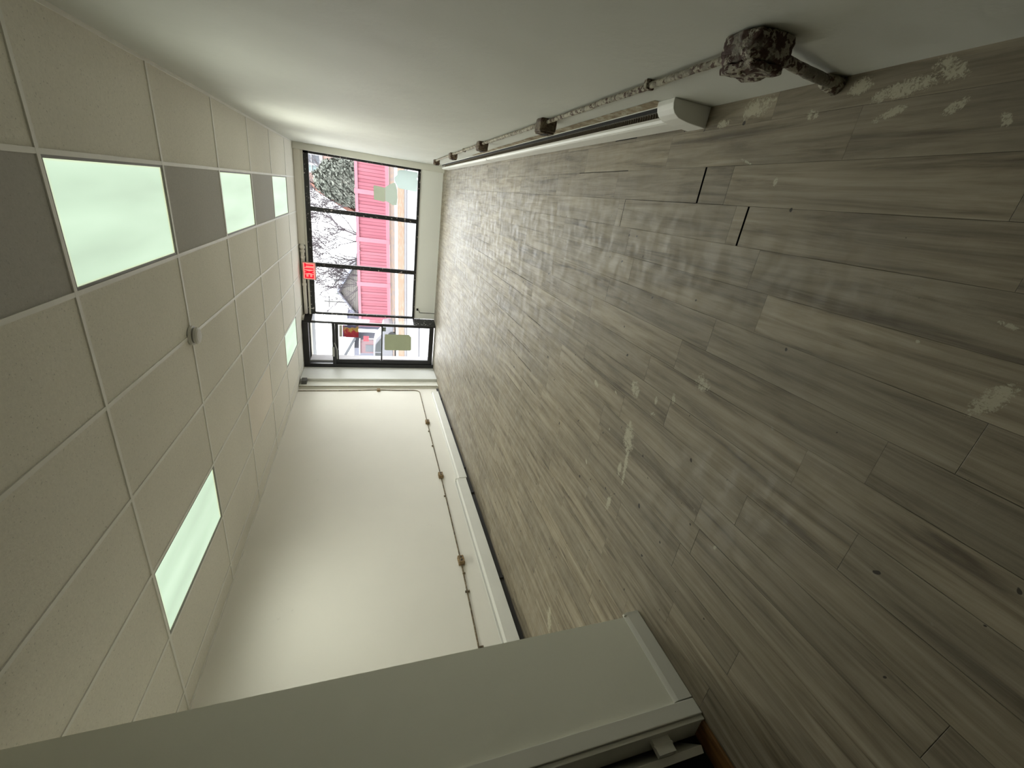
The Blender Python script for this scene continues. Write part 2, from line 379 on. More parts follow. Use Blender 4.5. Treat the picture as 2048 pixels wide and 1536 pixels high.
def frame_bar(mb, x0, x1, y, z0, z1, d=.045): mb.box(x0, x1, y-d/2, y+d/2, z0, z1)
W1 = struct_root('window_1', (-1.15, YF, WZ0), 'shop window of three tall panes in black frame above grey bulkhead', 'window')
MB().box(-2.75, .43, YF-.02, YF+.045, WZ1-.115, WZ1-.025).box(-2.75, .43, YF-.02, YF+.045, WZ0, WZ0+.05).box(.385, .43, YF-.02, YF+.045, WZ0, WZ1-.03).build('window_frame', M['frame'], W1, bevel=.003)
for x in (-.595, -1.683):
    m_ = MB().box(x-.042, x+.042, YF-.025, YF+.045, WZ0+.05, WZ1-.115).build('mullion', M['frame'], W1, bevel=.004)
m_ = MB().box(-2.752, -2.705, YF-.025, YF+.045, WZ0, WZ1-.03).build('corner_mullion', M['frame'], W1, bevel=.004)
for a, b in ((-.553, .385), (-1.641, -.637), (-2.705, -1.725)):
    MB().box(a, b, YF+.006, YF+.012, WZ0+.035, WZ1-.055).build('glass', M['glass'], W1)
# inward-angled return pane between window and door
W2 = struct_root('window_2', (-2.78, YF-.15, 0), 'narrow angled pane with speckled black base between window and door', 'window')
A, B = Vector((-2.755, YF+.02, 0)), Vector((-2.832, YD+.0, 0)); dn = (B-A).normalized(); nrm = Vector((dn.y, -dn.x, 0))*-1
def rbox(name, mat, a, b, z0, z1, th, bevel=0.0):
    p0, p1 = A.lerp(B, a), A.lerp(B, b); q = nrm*th
    return MB().prism([(p0.x, p0.y, z0), (p1.x, p1.y, z0), (p1.x, p1.y, z1), (p0.x, p0.y, z1)], q).build(name, mat, W2, bevel=bevel)
def speck_black():
    t = NT('speckled_black_base'); k = t.range(t.noise(t.co, 30, 1, .4), .68, .70)
    t.set(Base_Color=t.mix(k, (.012, .012, .013), (.7, .7, .7)), Roughness=.4); return t.m
rbox('base_panel', speck_black(), 0, 1, 0, .50, -.03)
rbox('pane', M['glass'], .02, .98, .50, 2.65, -.006)
rbox('head_rail', M['black'], 0, 1, 2.65, 2.80, -.03)
rbox('edge_strip', M['alum'], .95, 1.0, .50, 2.65, .004)

# door ---------------------------------------------------------------
D1 = struct_root('door_1', (-3.34, YD, 0), 'black framed glass entrance door with transom pane above', 'door')
MB().box(-3.885, -3.80, YD-.03, YD+.09, 0, 2.83).box(-2.868, -2.832, YD-.02, YD+.03, 0, 2.83).box(-3.80, -2.86, YD-.03, YD+.09, 2.715, 2.83).box(-3.80, -2.86, YD-.03, YD+.07, 2.19, 2.245).build('door_frame', M['black'], D1, bevel=.003)
MB().box(-3.80, -2.86, YD+.02, YD+.026, 2.245, 2.715).build('transom_glass', M['glass'], D1)
leaf = MB().box(-3.795, -3.70, YD, YD+.045, .035, 2.185).box(-2.893, -2.869, YD, YD+.03, .035, 2.185).box(-3.70, -2.895, YD, YD+.045, 2.12, 2.185).box(-3.70, -2.895, YD, YD+.045, .035, .135).build('door_leaf', M['black'], D1, bevel=.003)
MB().box(-3.70, -2.895, YD+.02, YD+.026, .135, 2.12).build('door_glass', M['glass'], leaf)
MB().tube([(-3.72, YD-.03, 1.20), (-2.88, YD-.03, 1.20)], .016, 8).box(-3.725, -3.70, YD-.045, YD+.002, 1.175, 1.225).box(-2.892, -2.87, YD-.045, YD+.002, 1.175, 1.225).build('push_bar', M['black'], leaf)
MB().box(-2.995, -2.905, YD-.022, YD+.002, 1.115, 1.205).build('lock_plate', simple('lock_grey', (.16, .19, .17), .4), leaf, bevel=.003)
MB().tube([(-3.69, YD-.01, 2.155), (-3.45, YD-.03, 2.155), (-3.30, YD-.03, 2.20)], .011, 8).box(-3.62, -3.40, YD-.05, YD, 2.205, 2.255).build('door_closer', M['alum'], D1)
MB().box(-3.80, -2.86, YD-.01, YD+.09, 0, .018).build('door_sill', M['alum'], D1, bevel=.003)

# left pier, stepped back into the left wall
struct(MB().box(XL-.1, -3.885, 8.86, YD+.09, 0, H).build('wall_pier', M['pier'], bevel=.003), 'smooth white pier standing between entrance door and left wall', 'wall')
struct(MB().box(XL-.1, -3.945, 8.60, 8.862, 0, H).build('trim_4', M['trim'], bevel=.003), 'narrow cream step beside the white pier', 'trim')

# partition at lower left of the photo -------------------------------
XA, YA_, YBb = -2.08, 1.3277, .86
pw = MB().box(XA-.11, XA, YBb-.07, YA_, 0, H+.3).box(XL, XA-.11, YA_-.11, YA_, 0, H+.3).box(XA-.11, XA, YBb-1.05, YBb-.06, 2.13, H+.3).box(XA-.11, XA, YB, YBb-1.04, 0, H+.3)
part = struct(pw.build('wall_partition', M['wall_box']), 'grey white partition wall face close to the camera', 'wall')
bb = MB(); pr = [(0, 0), (.016, 0), (.016, .078), (.010, .092), (.006, .098), (0, .100)]
bb.prism([(XA+a, YBb+.006, .004+z) for a, z in pr], (0, YA_-YBb+.008, 0))
bb.prism([(XA-.4, YA_+a, .004+z) for a, z in pr], (.4+.016, 0, 0))
struct(bb.build('baseboard_partition', M['trim']), 'painted baseboard with moulded top along the partition foot', 'baseboard')
# closet behind it, its darkness painted into the lining
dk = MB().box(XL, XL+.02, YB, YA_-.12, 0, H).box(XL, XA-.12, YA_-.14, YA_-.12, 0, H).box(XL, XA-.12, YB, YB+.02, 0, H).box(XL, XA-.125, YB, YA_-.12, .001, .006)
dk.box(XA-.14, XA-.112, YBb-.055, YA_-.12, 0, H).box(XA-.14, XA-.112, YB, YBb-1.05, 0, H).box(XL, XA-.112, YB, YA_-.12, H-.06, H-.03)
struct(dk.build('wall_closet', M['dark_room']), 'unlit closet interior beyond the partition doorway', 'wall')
D2 = struct_root('door_2', (XA, .3, 0), 'doorway at photo bottom with painted casing, open door edge and hinge', 'door')
cs = MB().box(XA, XA+.018, YBb-.068, YBb, .004, 2.2).box(XA, XA+.018, YBb-1.12, YBb-.068, 2.12, 2.2).box(XA, XA+.018, YBb-1.12, YBb-1.045, .004, 2.12)
cs.build('casing', M['trim'], D2, bevel=.004)
MB().box(XA-.125, XA+.006, YBb-.088, YBb-.069, .004, 2.13).box(XA-.125, XA+.006, YBb-1.045, YBb-.088, 2.112, 2.128).build('jamb', M['trim'], D2, bevel=.002)
hx, hy = XA-.060, YBb-.150; ld_ = Vector((-.87, .5, 0)).normalized(); ln_ = Vector((-.5, -.87, 0)).normalized()
c0 = Vector((hx, hy, .05)); c1 = c0+ld_*.76
MB().prism([c0, c1, c1+ln_*.030, c0+ln_*.030], (0, 0, 2.05)).build('open_door_leaf', M['trim'], D2, bevel=.003)
MB().box(XA-.056, XA-.030, YBb-.150, YBb-.087, .20, .29).tube([(XA-.036, YBb-.115, .195), (XA-.036, YBb-.115, .295)], .007, 8).build('hinge', M['trim'], D2, bevel=.001)
MB().box(XA-.052, XA-.030, YBb-.142, YBb-.087, 1.60, 1.69).build('hinge', M['trim'], D2, bevel=.001)
th = NT('orange_oak_threshold'); g_ = th.noise(th.mapping(th.co, (30, 2.5, 1)), 1, 6, .6, .4)
th.set(Base_Color=th.ramp(g_, [(.3, (.10, .045, .014)), (.6, (.24, .12, .038)), (.8, (.16, .075, .025))]), Roughness=.45)
MB().box(XA-.115, XA-.002, YBb-1.04, YBb-.075, .001, .016).build('threshold', th.m, D2, bevel=.003)['label'] = 'orange brown wooden threshold board'

# ------------------------------------------------------------------ ceiling lights
LBL = {(1, 1): 'nearest of three bright ceiling panels on the right side', (1, 3): 'middle of three bright ceiling panels on the right side',
       (1, 5): 'small farthest of three bright ceiling panels toward the window', (5, 1): 'bright ceiling panel nearest the partition beside the left wall',
       (5, 5): 'small far bright ceiling panel beside the entrance door'}
def rect_ring(mb, x0, x1, y0, y1, w_, z0, z1):
    mb.box(x0, x1, y0, y0+w_, z0, z1).box(x0, x1, y1-w_, y1, z0, z1).box(x0, x0+w_, y0+w_, y1-w_, z0, z1).box(x1-w_, x1, y0+w_, y1-w_, z0, z1)
fr_me = dif_me = None
for (i, j) in LIGHT_CELLS:
    cx, cy = (GX[i]+GX[i+1])/2, gy(j)+.6296
    root = thing('ceiling_light', (cx, cy, H), LBL[(i, j)], 'light', 'recessed ceiling light panels')
    if fr_me is None:
        f_ = MB(); rect_ring(f_, -.296, .296, -.618, .618, .014, .001, .012); rect_ring(f_, -.300, .300, -.622, .622, .004, .001, .09)
        fo = f_.build('frame', M['grid_dark']); do = MB().box(-.285, .285, -.607, .607, .008, .014).build('diffuser', M['diffuser'])
        ho = MB().box(-.304, .304, -.626, .626, .09, .10).build('housing', M['grid_dark'])
    else:
        fo, do, ho = fo.copy(), do.copy(), ho.copy()
        for o in (fo, do, ho): C.objects.link(o)
    for o in (fo, do, ho): o.parent = root
    do['label'] = 'glowing pale green white diffuser'
    for k in (-.4, 0, .4):                       # unseen spots added under the diffuser to brighten the room
        ld = bpy.data.lights.new('fill_spot', 'SPOT'); lo = bpy.data.objects.new('fill_spot', ld); C.objects.link(lo); lo.parent = root
        lo.location = (0, k, -.01); ld.energy = FILL_W*{(1, 1): .75, (1, 3): 2.9, (1, 5): 1.8, (5, 1): 1.7, (5, 5): 1.1}[(i, j)]; ld.color = (.985, 1.0, .90); ld.spot_size = math.radians(175); ld.spot_blend = 1; ld.shadow_soft_size = 0

# smoke detector
sd = thing('smoke_detector', (-1.29, 3.79, H), 'round white smoke detector on the ceiling grid crossing', 'smoke detector')
mw = simple('detector_plastic', (.62, .60, .56), .45); md = simple('detector_vent', (.25, .24, .22), .6)
MB().lathe((-1.29, 3.79, H), [(.078, -.002), (.078, -.018), (.070, -.020)], 36).build('base', mw, sd, smooth=False)
MB().lathe((-1.29, 3.79, H), [(.060, -.018), (.060, -.034)], 36).build('vent', md, sd)
MB().lathe((-1.29, 3.79, H), [(.067, -.033), (.066, -.050), (.050, -.058), (.022, -.061), (.006, -.061)], 36).build('cap', mw, sd)

# exit sign ------------------------------------------------------------
ES = thing('exit_sign', (-1.81, 9.70, 2.53), 'red EXIT sign hanging from the window header', 'sign')
MB().box(-1.99, -1.63, 9.70, 9.736, 2.53, 2.785).build('housing', simple('sign_housing', (.42, .35, .29), .5), ES, bevel=.006)
MB().box(-1.972, -1.648, 9.694, 9.70, 2.545, 2.765).build('face', emit('sign_face', (.95, .22, .19), .85), ES)
lt = MB(); Yl, zl, zh = 9.692, 2.572, 2.742
def bar(x0, x1, z0, z1): lt.box(x0, x1, Yl-.002, Yl+.003, z0, z1)
bar(-1.955, -1.930, zl, zh); [bar(-1.930, -1.882, z, z+.028) for z in (zl, (zl+zh)/2-.014, zh-.028)]
for s in (1, -1):
    x0, x1 = (-1.868, -1.793) if s > 0 else (-1.793, -1.868); k = .026*(1 if s > 0 else -1)
    lt.prism([(x0, Yl-.002, zl), (x0+k, Yl-.002, zl), (x1, Yl-.002, zh), (x1-k, Yl-.002, zh)], (0, .005, 0))
bar(-1.776, -1.750, zl, zh); bar(-1.702, -1.677, zl, zh); bar(-1.732, -1.655, zh-.028, zh)
lt.build('letters', emit('sign_letters', (.72, .0, .02), .85), ES)

# pipe and couplings above the window
HP = thing('header_pipe', (-2.0, 9.76, 2.77), 'painted beige pipe run with couplings above the left window panes', 'pipe')
MB().tube([(-1.28, 9.775, 2.772), (-1.55, 9.775, 2.772), (-2.3, 9.775, 2.770), (-2.74, 9.775, 2.768)], .036, 14).build('pipe', M['header'], HP, smooth=True)
for x, r, l in ((-1.32, .052, .05), (-1.40, .048, .05), (-1.52, .044, .05), (-2.08, .046, .05)):
    MB().tube([(x, 9.775, 2.772), (x-.01, 9.775, 2.772), (x-l, 9.775, 2.772), (x-l-.01, 9.775, 2.772)], [r*.8, r, r, r*.8], 14).build('coupling', M['header'], HP, smooth=True)
wire = thing('loose_wire', (-2.60, 9.75, 2.66), 'short loose white wire sticking out at window top corner', 'wire')
MB().tube([(-2.60, 9.76, 2.74), (-2.585, 9.72, 2.70), (-2.60, 9.70, 2.66), (-2.615, 9.72, 2.61)], .006, 6).build('wire', simple('white_wire', (.7, .68, .62)), wire, smooth=True)

# ------------------------------------------------------------------ conduit and boxes
def bumpy(mb_obj, amp, sc, seed=0):
    me = mb_obj.data
    for v in me.vertices:
        n_ = noise.noise_vector(Vector(v.co)*sc + Vector((seed, seed*1.7, 0))); v.co += n_*amp
    me.update()
def pipe_path(pts, step=.06):
    out = []
    for a, b in zip(pts[:-1], pts[1:]):
        a, b = Vector(a), Vector(b); n_ = max(1, int((b-a).length/step))
        out += [a.lerp(b, k/n_) for k in range(n_)]
    return out+[Vector(pts[-1])]
ZC = .42
CR = thing('conduit', (XR-.02, 1.26, .42), 'paint-chipped conduit along the right wall above the heater', 'conduit')
o = MB().tube(pipe_path([(XR-.018, 8.3, .405), (XR-.018, 6.4, .42), (XR-.018, 4.7, .422), (XR-.018, 3.0, .405), (XR-.020, 1.9, .415), (XR-.024, 1.38, .425), (XR-.04, 1.30, .43)]), .0125, 10).build('pipe', M['conduit'], CR, smooth=True); bumpy(o, .004, 12)
for y in (1.80, 5.6):
    MB().box(XR-.034, XR, y-.01, y+.01, .398, .438).build('strap', M['conduit'], CR, bevel=.003)
CD = thing('drop_conduit', (XR-.02, 1.3, 0), 'short rusty conduit dropping from the nearest box to the floor', 'conduit')
o = MB().tube(pipe_path([(XR-.035, 1.215, .40), (XR-.032, 1.235, .33), (XR-.026, 1.275, .18), (XR-.022, 1.30, .04), (XR-.022, 1.305, .002)], .03), [.017]*1+[.0155]*99 if False else .0165, 12).build('pipe', M['obox_near'], CD, smooth=True); bumpy(o, .004, 20)
o = MB().tube([(XR-.022, 1.302, .07), (XR-.022, 1.304, .03), (XR-.024, 1.305, .001)], [.020, .026, .030], 12).build('floor_collar', M['conduit'], CD, smooth=True); bumpy(o, .006, 30)

def outlet(yc, zc, sx, sy, sz, side, mat, label, slots=True, amp=.006, seed=1, name='outlet_box', grp='outlet boxes on the right wall conduit'):
    wallx = XR if side > 0 else XL
    root = thing(name, (wallx, yc, zc), label, 'outlet box', grp)
    x0, x1 = (wallx-sx, wallx) if side > 0 else (wallx, wallx+sx)
    b = MB().box(x0, x1, yc-sy/2, yc+sy/2, zc-sz/2, zc+sz/2)
    o = b.build('box', mat, root, bevel=.012, seg=3)
    bm = bmesh.new(); bm.from_mesh(o.data); bmesh.ops.subdivide_edges(bm, edges=bm.edges, cuts=3, use_grid_fill=True); bm.to_mesh(o.data); bm.free()
    bumpy(o, amp, 22, seed)
    fx = x0 if side > 0 else x1; s = -1 if side > 0 else 1
    cvr = MB().box(min(fx, fx+s*.008), max(fx, fx+s*.008), yc-sy*.42, yc+sy*.42, zc-sz*.42, zc+sz*.42).build('cover', mat, root, bevel=.003); 
    bumpy(cvr, amp*.3, 18, seed)
    if slots:
        q = fx+s*.012
        for k in (-1, 1):
            MB().tube([(q-s*.006, yc+k*sy*.19, zc), (q, yc+k*sy*.19, zc)], sz*.16, 12).build('socket', M['heater_dark'], root)
    return root
outlet(8.16, .385, .07, .13, .10, 1, M['obox'], 'farthest small rusty outlet box on right wall conduit, nearest window', seed=2)
outlet(6.41, .405, .07, .13, .10, 1, M['obox'], 'small brown outlet box on right wall conduit, second from window', seed=5)
outlet(4.70, .415, .075, .13, .10, 1, M['obox'], 'middle outlet box on the right wall conduit above heater', seed=8)
outlet(2.99, .400, .075, .12, .11, 1, M['obox'], 'worn outlet box above heater, second closest to camera', seed=11)
# the large flaking box close to the camera
BX = thing('junction_box', (XR, 1.235, .43), 'large rusty flaking junction box nearest the camera on right wall', 'junction box')
b = MB().box(XR-.075, XR, 1.165, 1.30, .365, .505)
o = b.build('box', M['obox_near'], BX, bevel=.016, seg=3)
bm = bmesh.new(); bm.from_mesh(o.data); bmesh.ops.subdivide_edges(bm, edges=bm.edges, cuts=5, use_grid_fill=True); bm.to_mesh(o.data); bm.free(); bumpy(o, .008, 24, 3); bumpy(o, .004, 80, 9)
o = MB().box(XR-.094, XR-.074, 1.17, 1.295, .375, .495).build('cover', M['obox_near'], BX, bevel=.006)
bm = bmesh.new(); bm.from_mesh(o.data); bmesh.ops.subdivide_edges(bm, edges=bm.edges, cuts=4, use_grid_fill=True); bm.to_mesh(o.data); bm.free(); bumpy(o, .008, 30, 4)
for z in (.40, .47): MB().lathe((XR-.094, 1.232, z), [(.007, .004), (.007, -.006), (.004, -.008)], 10, 'x').build('screw', M['conduit'], BX)

CL = thing('conduit', (XL+.01, 8.4, .42), 'thin brown conduit bending down and along the left wall', 'conduit')
arc = [(XL+.009, 8.47-.12*(1-math.cos(a)), .43+.12-.12*math.sin(a)) for a in [k*math.pi/12 for k in range(7)]]
path = [(XL+.009, 8.47, H-.003), (XL+.009, 8.47, 1.9), (XL+.009, 8.50, 1.3), (XL+.009, 8.47, .9)] + arc + [(XL+.009, 7.0, .430), (XL+.009, 5.33, .425), (XL+.009, 3.63, .44), (XL+.009, 2.5, .475), (XL+.009, 1.36, .49)]
o = MB().tube(pipe_path(path, .08), .008, 8).build('pipe', M['conduit_l'], CL, smooth=True)
for y in (2.55, 3.2, 3.45, 4.85, 6.2, 6.7): MB().box(XL, XL+.021, y-.008, y+.008, .425, .475 if y < 3.3 else .455).build('strap', M['conduit_l'], CL, bevel=.002)
for y, z, sy, lab in ((7.02, .43, .11, 'small tan outlet box on left wall conduit nearest the pier'), (5.33, .43, .115, 'middle tan outlet box on the left wall conduit'),
                      (3.63, .44, .12, 'largest tan outlet box on left wall conduit nearest the partition')):
    outlet(y, z, .05, sy, .075, -1, M['obox_l'], lab, True, .003, y, grp='outlet boxes on the left wall conduit')
outlet(8.47, 1.285, .035, .09, .07, -1, M['obox_l'], 'small brown switch box halfway up the vertical left conduit', False, .002, 4, 'switch_box', 'outlet boxes on the left wall conduit')
tag(MB().tube([(-3.938, 8.595, H-.003), (-3.938, 8.595, .02)], .006, 6).build('corner_shade_line', M['conduit_l']), 'thin dark line standing for corner shade on the cream step beside pier', 'cable')  # dark rod drawn in place of the shadow line in the corner
jb = thing('ceiling_junction_box', (-3.90, 8.83, 2.76), 'small grey box at top of the pier under ceiling', 'junction box')
MB().box(-3.945, -3.862, 8.70, 8.86, 2.70, 2.80).build('box', M['dkgrey'], jb, bevel=.006)
MB().box(-3.95, -3.87, 8.72, 8.84, 2.80, 2.815).build('lid', M['alum'], jb, bevel=.003)
# cable on the bulkhead
bc = thing('bulkhead_cable', (-2.59, YF, .42), 'thin black cable and jack on grey bulkhead beside the door', 'cable')
MB().box(-2.55, -2.50, YF-.02, YF, .385, .425).build('jack', M['black'], bc, bevel=.003)
MB().tube([(-2.545, YF-.006, .39), (-2.56, YF-.008, .355), (-2.60, YF-.006, .35), (-2.60, YF-.006, .34), (-2.60, YF-.006, .003)], .006, 6).build('cable', M['black'], bc)

# ------------------------------------------------------------------ heaters
HR = thing('baseboard_heater', (.50, 1.92, 0), 'long low white baseboard heater along right wall with rounded end cap', 'heater')
y0, y1 = 1.97, 9.1
MB().box(XR-.006, XR, y0, y1, .02, .155).build('back_plate', M['heater_white'], HR)
# front panel with inward-rolled lip
fp = [(.462, .018), (.462, .125), (.468, .138), (.480, .143), (.492, .141), (.492, .136), (.481, .138), (.471, .134), (.466, .124), (.466, .018)]
MB().prism([(a, y0, z) for a, z in fp], (0, 5.6-y0, 0)).build('front_panel', M['heater_white'], HR)
MB().prism([(a-.002, 5.61, z) for a, z in fp], (0, y1-5.61, 0)).build('front_panel', M['heater_white'], HR)
fn = MB()
fn.box(.475, .530, y0, y1, .058, .062)
for k in range(300): y = y0+.05+k*.0232; fn.box(.476, .528, y, y+.002, .045, .112)
fn.build('fins', M['fins'], HR)['kind'] = 'stuff'
MB().tube([(.503, y0, .08), (.503, y1, .08)], .011, 10).build('pipe', simple('copper_pipe', (.28, .13, .07), .4, .2, 10, .7), HR)
MB().prism([(a, y0, z) for a, z in [(.534, .153), (.534, .149), (.522, .141), (.520, .144)]], (0, y1-y0, 0)).build('damper', M['gap'], HR)
cap = [(.54, 0), (.54, .205), (.520, .206), (.498, .200), (.480, .186), (.466, .160), (.457, .10), (.452, .012), (.452, 0)]
MB().prism([(a, 1.915, z) for a, z in cap], (0, .125, 0)).build('end_cap', M['heater_white'], HR, bevel=.004)
MB().box(.463, .54, y1, y1+.012, .0, .155).build('far_end_plate', M['heater_white'], HR)
ps = MB()
for k in range(40):
    ya, yb = 2.03+k*.105, 2.03+(k+1)*.105
    ps.poly([(XR-.0015, ya, .155), (XR-.0015, yb, .155), (XR-.0015, yb, .232+.010*noise.noise(Vector((yb*3, 0, 0)))-.0008*k), (XR-.0015, ya, .232+.010*noise.noise(Vector((ya*3, 0, 0)))-.0008*k)])
tag(ps.build('bare_plaster_band', M['plaster']), 'ragged brown band of bare plaster just above the right heater', 'plaster')

def left_heater(ya, yb, z0, z1, dx, label, slot):
    r = thing('baseboard_heater', (XL, (ya+yb)/2, 0), label, 'heater', 'low white heaters along the left wall')
    X1 = XL+dx
    MB().prism([(X1, ya, z0), (X1, ya, z1-.02), (X1-.012, ya, z1-.006), (XL+(.034 if slot else 0), ya, z1), (XL+(.034 if slot else 0), ya, z1-.006), (X1-.014, ya, z1-.012), (X1-.006, ya, z1-.024), (X1-.006, ya, z0)], (0, yb-ya, 0)).build('front_cover', M['heater_white'], r)
    MB().box(XL, XL+.006, ya, yb, z0, z1+.012).build('back_plate', M['heater_white'], r)
    MB().box(XL+.006, X1-.012, ya+.01, yb-.01, z0+.012, z1-.035).build('fins', M['fins'], r)
    MB().box(XL, X1+.002, yb-.012, yb, z0-.004, z1+.004).build('end_plate', M['heater_white'], r, bevel=.002)
    for y in (ya+.3, (ya+yb)/2, yb-.3): MB().box(XL, XL+.03, y-.015, y+.015, 0, z0+.02).build('foot', M['heater_dark'], r)
    return r
left_heater(5.20, 8.31, .045, .185, .055, 'far low white heater on left wall next to the pier', False)
left_heater(1.45, 5.17, .07, .225, .068, 'nearer taller white heater on left wall with slotted top', True)
struct(MB().box(XL, XL+.012, 1.34, 8.55, 0, .05).build('heater_gap_shade', M['heater_dark']), 'dark strip painted as shade in the gap under the left heaters', 'baseboard')  # no skirting here: a near-black strip paints the shade below the covers

# ------------------------------------------------------------------ things stuck on the glass
def patch(name, pts, mat, label, cat, y, grp=None):
    o = MB().prism([(x, y, z) for x, z in pts], (0, .002, 0)).build(name, mat)
    return tag(o, label, cat, grp)
def paper(name, a, b):
    t = NT(name); n_ = t.noise(t.co, 7, 4, .6); t.set(Base_Color=t.mix(n_, a, b), Roughness=.9)
    t.b.inputs['Subsurface Weight'].default_value = 0
    n, l = t.n, t.l; tl = n.new('ShaderNodeBsdfTranslucent'); mx = n.new('ShaderNodeMixShader'); mx.inputs[0].default_value = .7
    tl.inputs[0].default_value = (*b, 1); l.new(t.b.outputs[0], mx.inputs[1]); l.new(tl.outputs[0], mx.inputs[2]); l.new(mx.outputs[0], t.out.inputs[0]); return t.m
pale, olive = paper('pale_paper', (.50, .55, .53), (.56, .61, .59)), paper('olive_paper', (.27, .285, .23), (.45, .465, .39))
mint = paper('mint_paper', (.40, .43, .39), (.48, .51, .46))
yG = YF+.002
patch('paper_remnant', [(.36, .53), (.365, .80), (.35, .90), (.31, .935), (.26, .93), (.20, .99), (.15, .985), (.09, .955), (.01, .90), (.0, .72), (-.01, .53), (.20, .52), (.25, .55), (.27, .52)], pale, 'large torn pale paper stuck to lower right corner of window', 'paper', yG, 'paper remnants on the glass')
patch('paper_remnant', [(.0, 1.385), (-.02, 1.395), (-.27, 1.385), (-.29, 1.18), (-.26, 1.165), (-.02, 1.17)], olive, 'small dark green torn paper high on the right pane', 'paper', yG, 'paper remnants on the glass')
patch('paper_remnant', [(-.005, 1.168), (.02, 1.13), (.06, 1.08), (.10, 1.0), (.10, .97), (-.02, .93), (-.18, .92), (-.32, .93), (-.33, 1.02), (-.29, 1.08), (-.27, 1.163)], mint, 'pale green torn paper directly under the small dark one', 'paper', yG, 'paper remnants on the glass')
patch('paper_sheet', [(-3.075, 1.13), (-3.07, .60), (-3.13, .545), (-3.43, .535), (-3.455, .56), (-3.46, 1.12), (-3.43, 1.135), (-3.15, 1.14)], paper('dark_olive_sheet', (.22, .23, .17), (.36, .37, .28)), 'dark olive paper sheet taped on the lower door glass', 'paper', YD+.015)
tp = NT('colour_poster'); x, y, z = tp.sep(tp.co)
n1 = tp.noise(tp.co, 9, 3, .6, .5); sum_ = tp.math('ADD', tp.math('MULTIPLY', tp.math('SUBTRACT', x, -3.17), 2.2), tp.math('MULTIPLY', tp.math('SUBTRACT', n1, .5), .9))
c = tp.ramp(sum_, [(.10, (.34, .012, .03)), (.28, (.42, .03, .05)), (.36, (.50, .30, .06)), (.48, (.45, .3, .12)), (.56, (.10, .09, .22))])
c = tp.mix(tp.range(z, 1.98, 2.03), c, tp.mix(tp.range(n1, .45, .55), (.12, .1, .26), (.40, .04, .08)))
tp.set(Base_Color=c, Roughness=.6)
PO = thing('poster', (-3.03, YD+.012, 1.68), 'small red, yellow and blue poster on upper door glass', 'poster')
MB().box(-3.172, -2.90, YD+.012, YD+.015, 1.70, 2.03).build('picture', tp.m, PO)
MB().box(-3.172, -2.90, YD+.0115, YD+.015, 2.035, 2.10).build('caption_strip', simple('poster_strip', (.42, .40, .35)), PO)

# ------------------------------------------------------------------ outside
def gz(x): return -.15+.034*(x+2.8)
def sheet(name, mat, y0, y1, dz, label, cat, kind='structure', x0=-60, x1=40, th=.1):
    m_ = MB().prism([(x0, y0, gz(x0)+dz), (x1, y0, gz(x1)+dz), (x1, y0, gz(x1)+dz-th), (x0, y0, gz(x0)+dz-th)], (0, y1-y0, 0))
    o = m_.build(name, mat); o['kind'] = kind; o['label'] = label; o['category'] = cat; return o
snow = simple('snowy_ground', (.24, .245, .25), .9, .06, 1.2)
asph = simple('wet_asphalt', (.118, .118, .135), .5, .1, .8)
sheet('ground', snow, YF+.1, 90, -.06, 'pale snowy ground outside the shop', 'ground')
sheet('street', asph, 14.8, 20.0, -.02, 'pale wet street surface seen outside the window', 'street')
sheet('kerb', simple('kerb_stone', (.052, .048, .052), .8, .3, 3), 20.0, 21.4, .0, 'grey stone kerb across the street', 'kerb')
def leaves_mat(name, a, b, lo, hi):
    t = NT(name); n_ = t.noise(t.mapping(t.co, (3, 1.2, 1)), 1.6, 5, .75); t.set(Base_Color=t.ramp(n_, [(lo, a), (hi, b)]), Roughness=.9); return t.m
sheet('leaf_litter', leaves_mat('leaf_litter', (.11, .095, .07), (.088, .040, .011), .38, .50), 21.4, 26.4, .01, 'orange brown leaf litter on the verge', 'leaves', 'stuff')
sheet('sidewalk', simple('pale_sidewalk', (.2, .2, .2), .9, .05), 26.4, 30.0, .0, 'pale sidewalk in front of the pink fence', 'sidewalk')
sheet('fence_verge', leaves_mat('verge_litter', (.045, .038, .040), (.12, .065, .028), .46, .56), 30.0, 37.3, .01, 'strip of dirt and leaves at the pink fence foot', 'leaves', 'stuff')

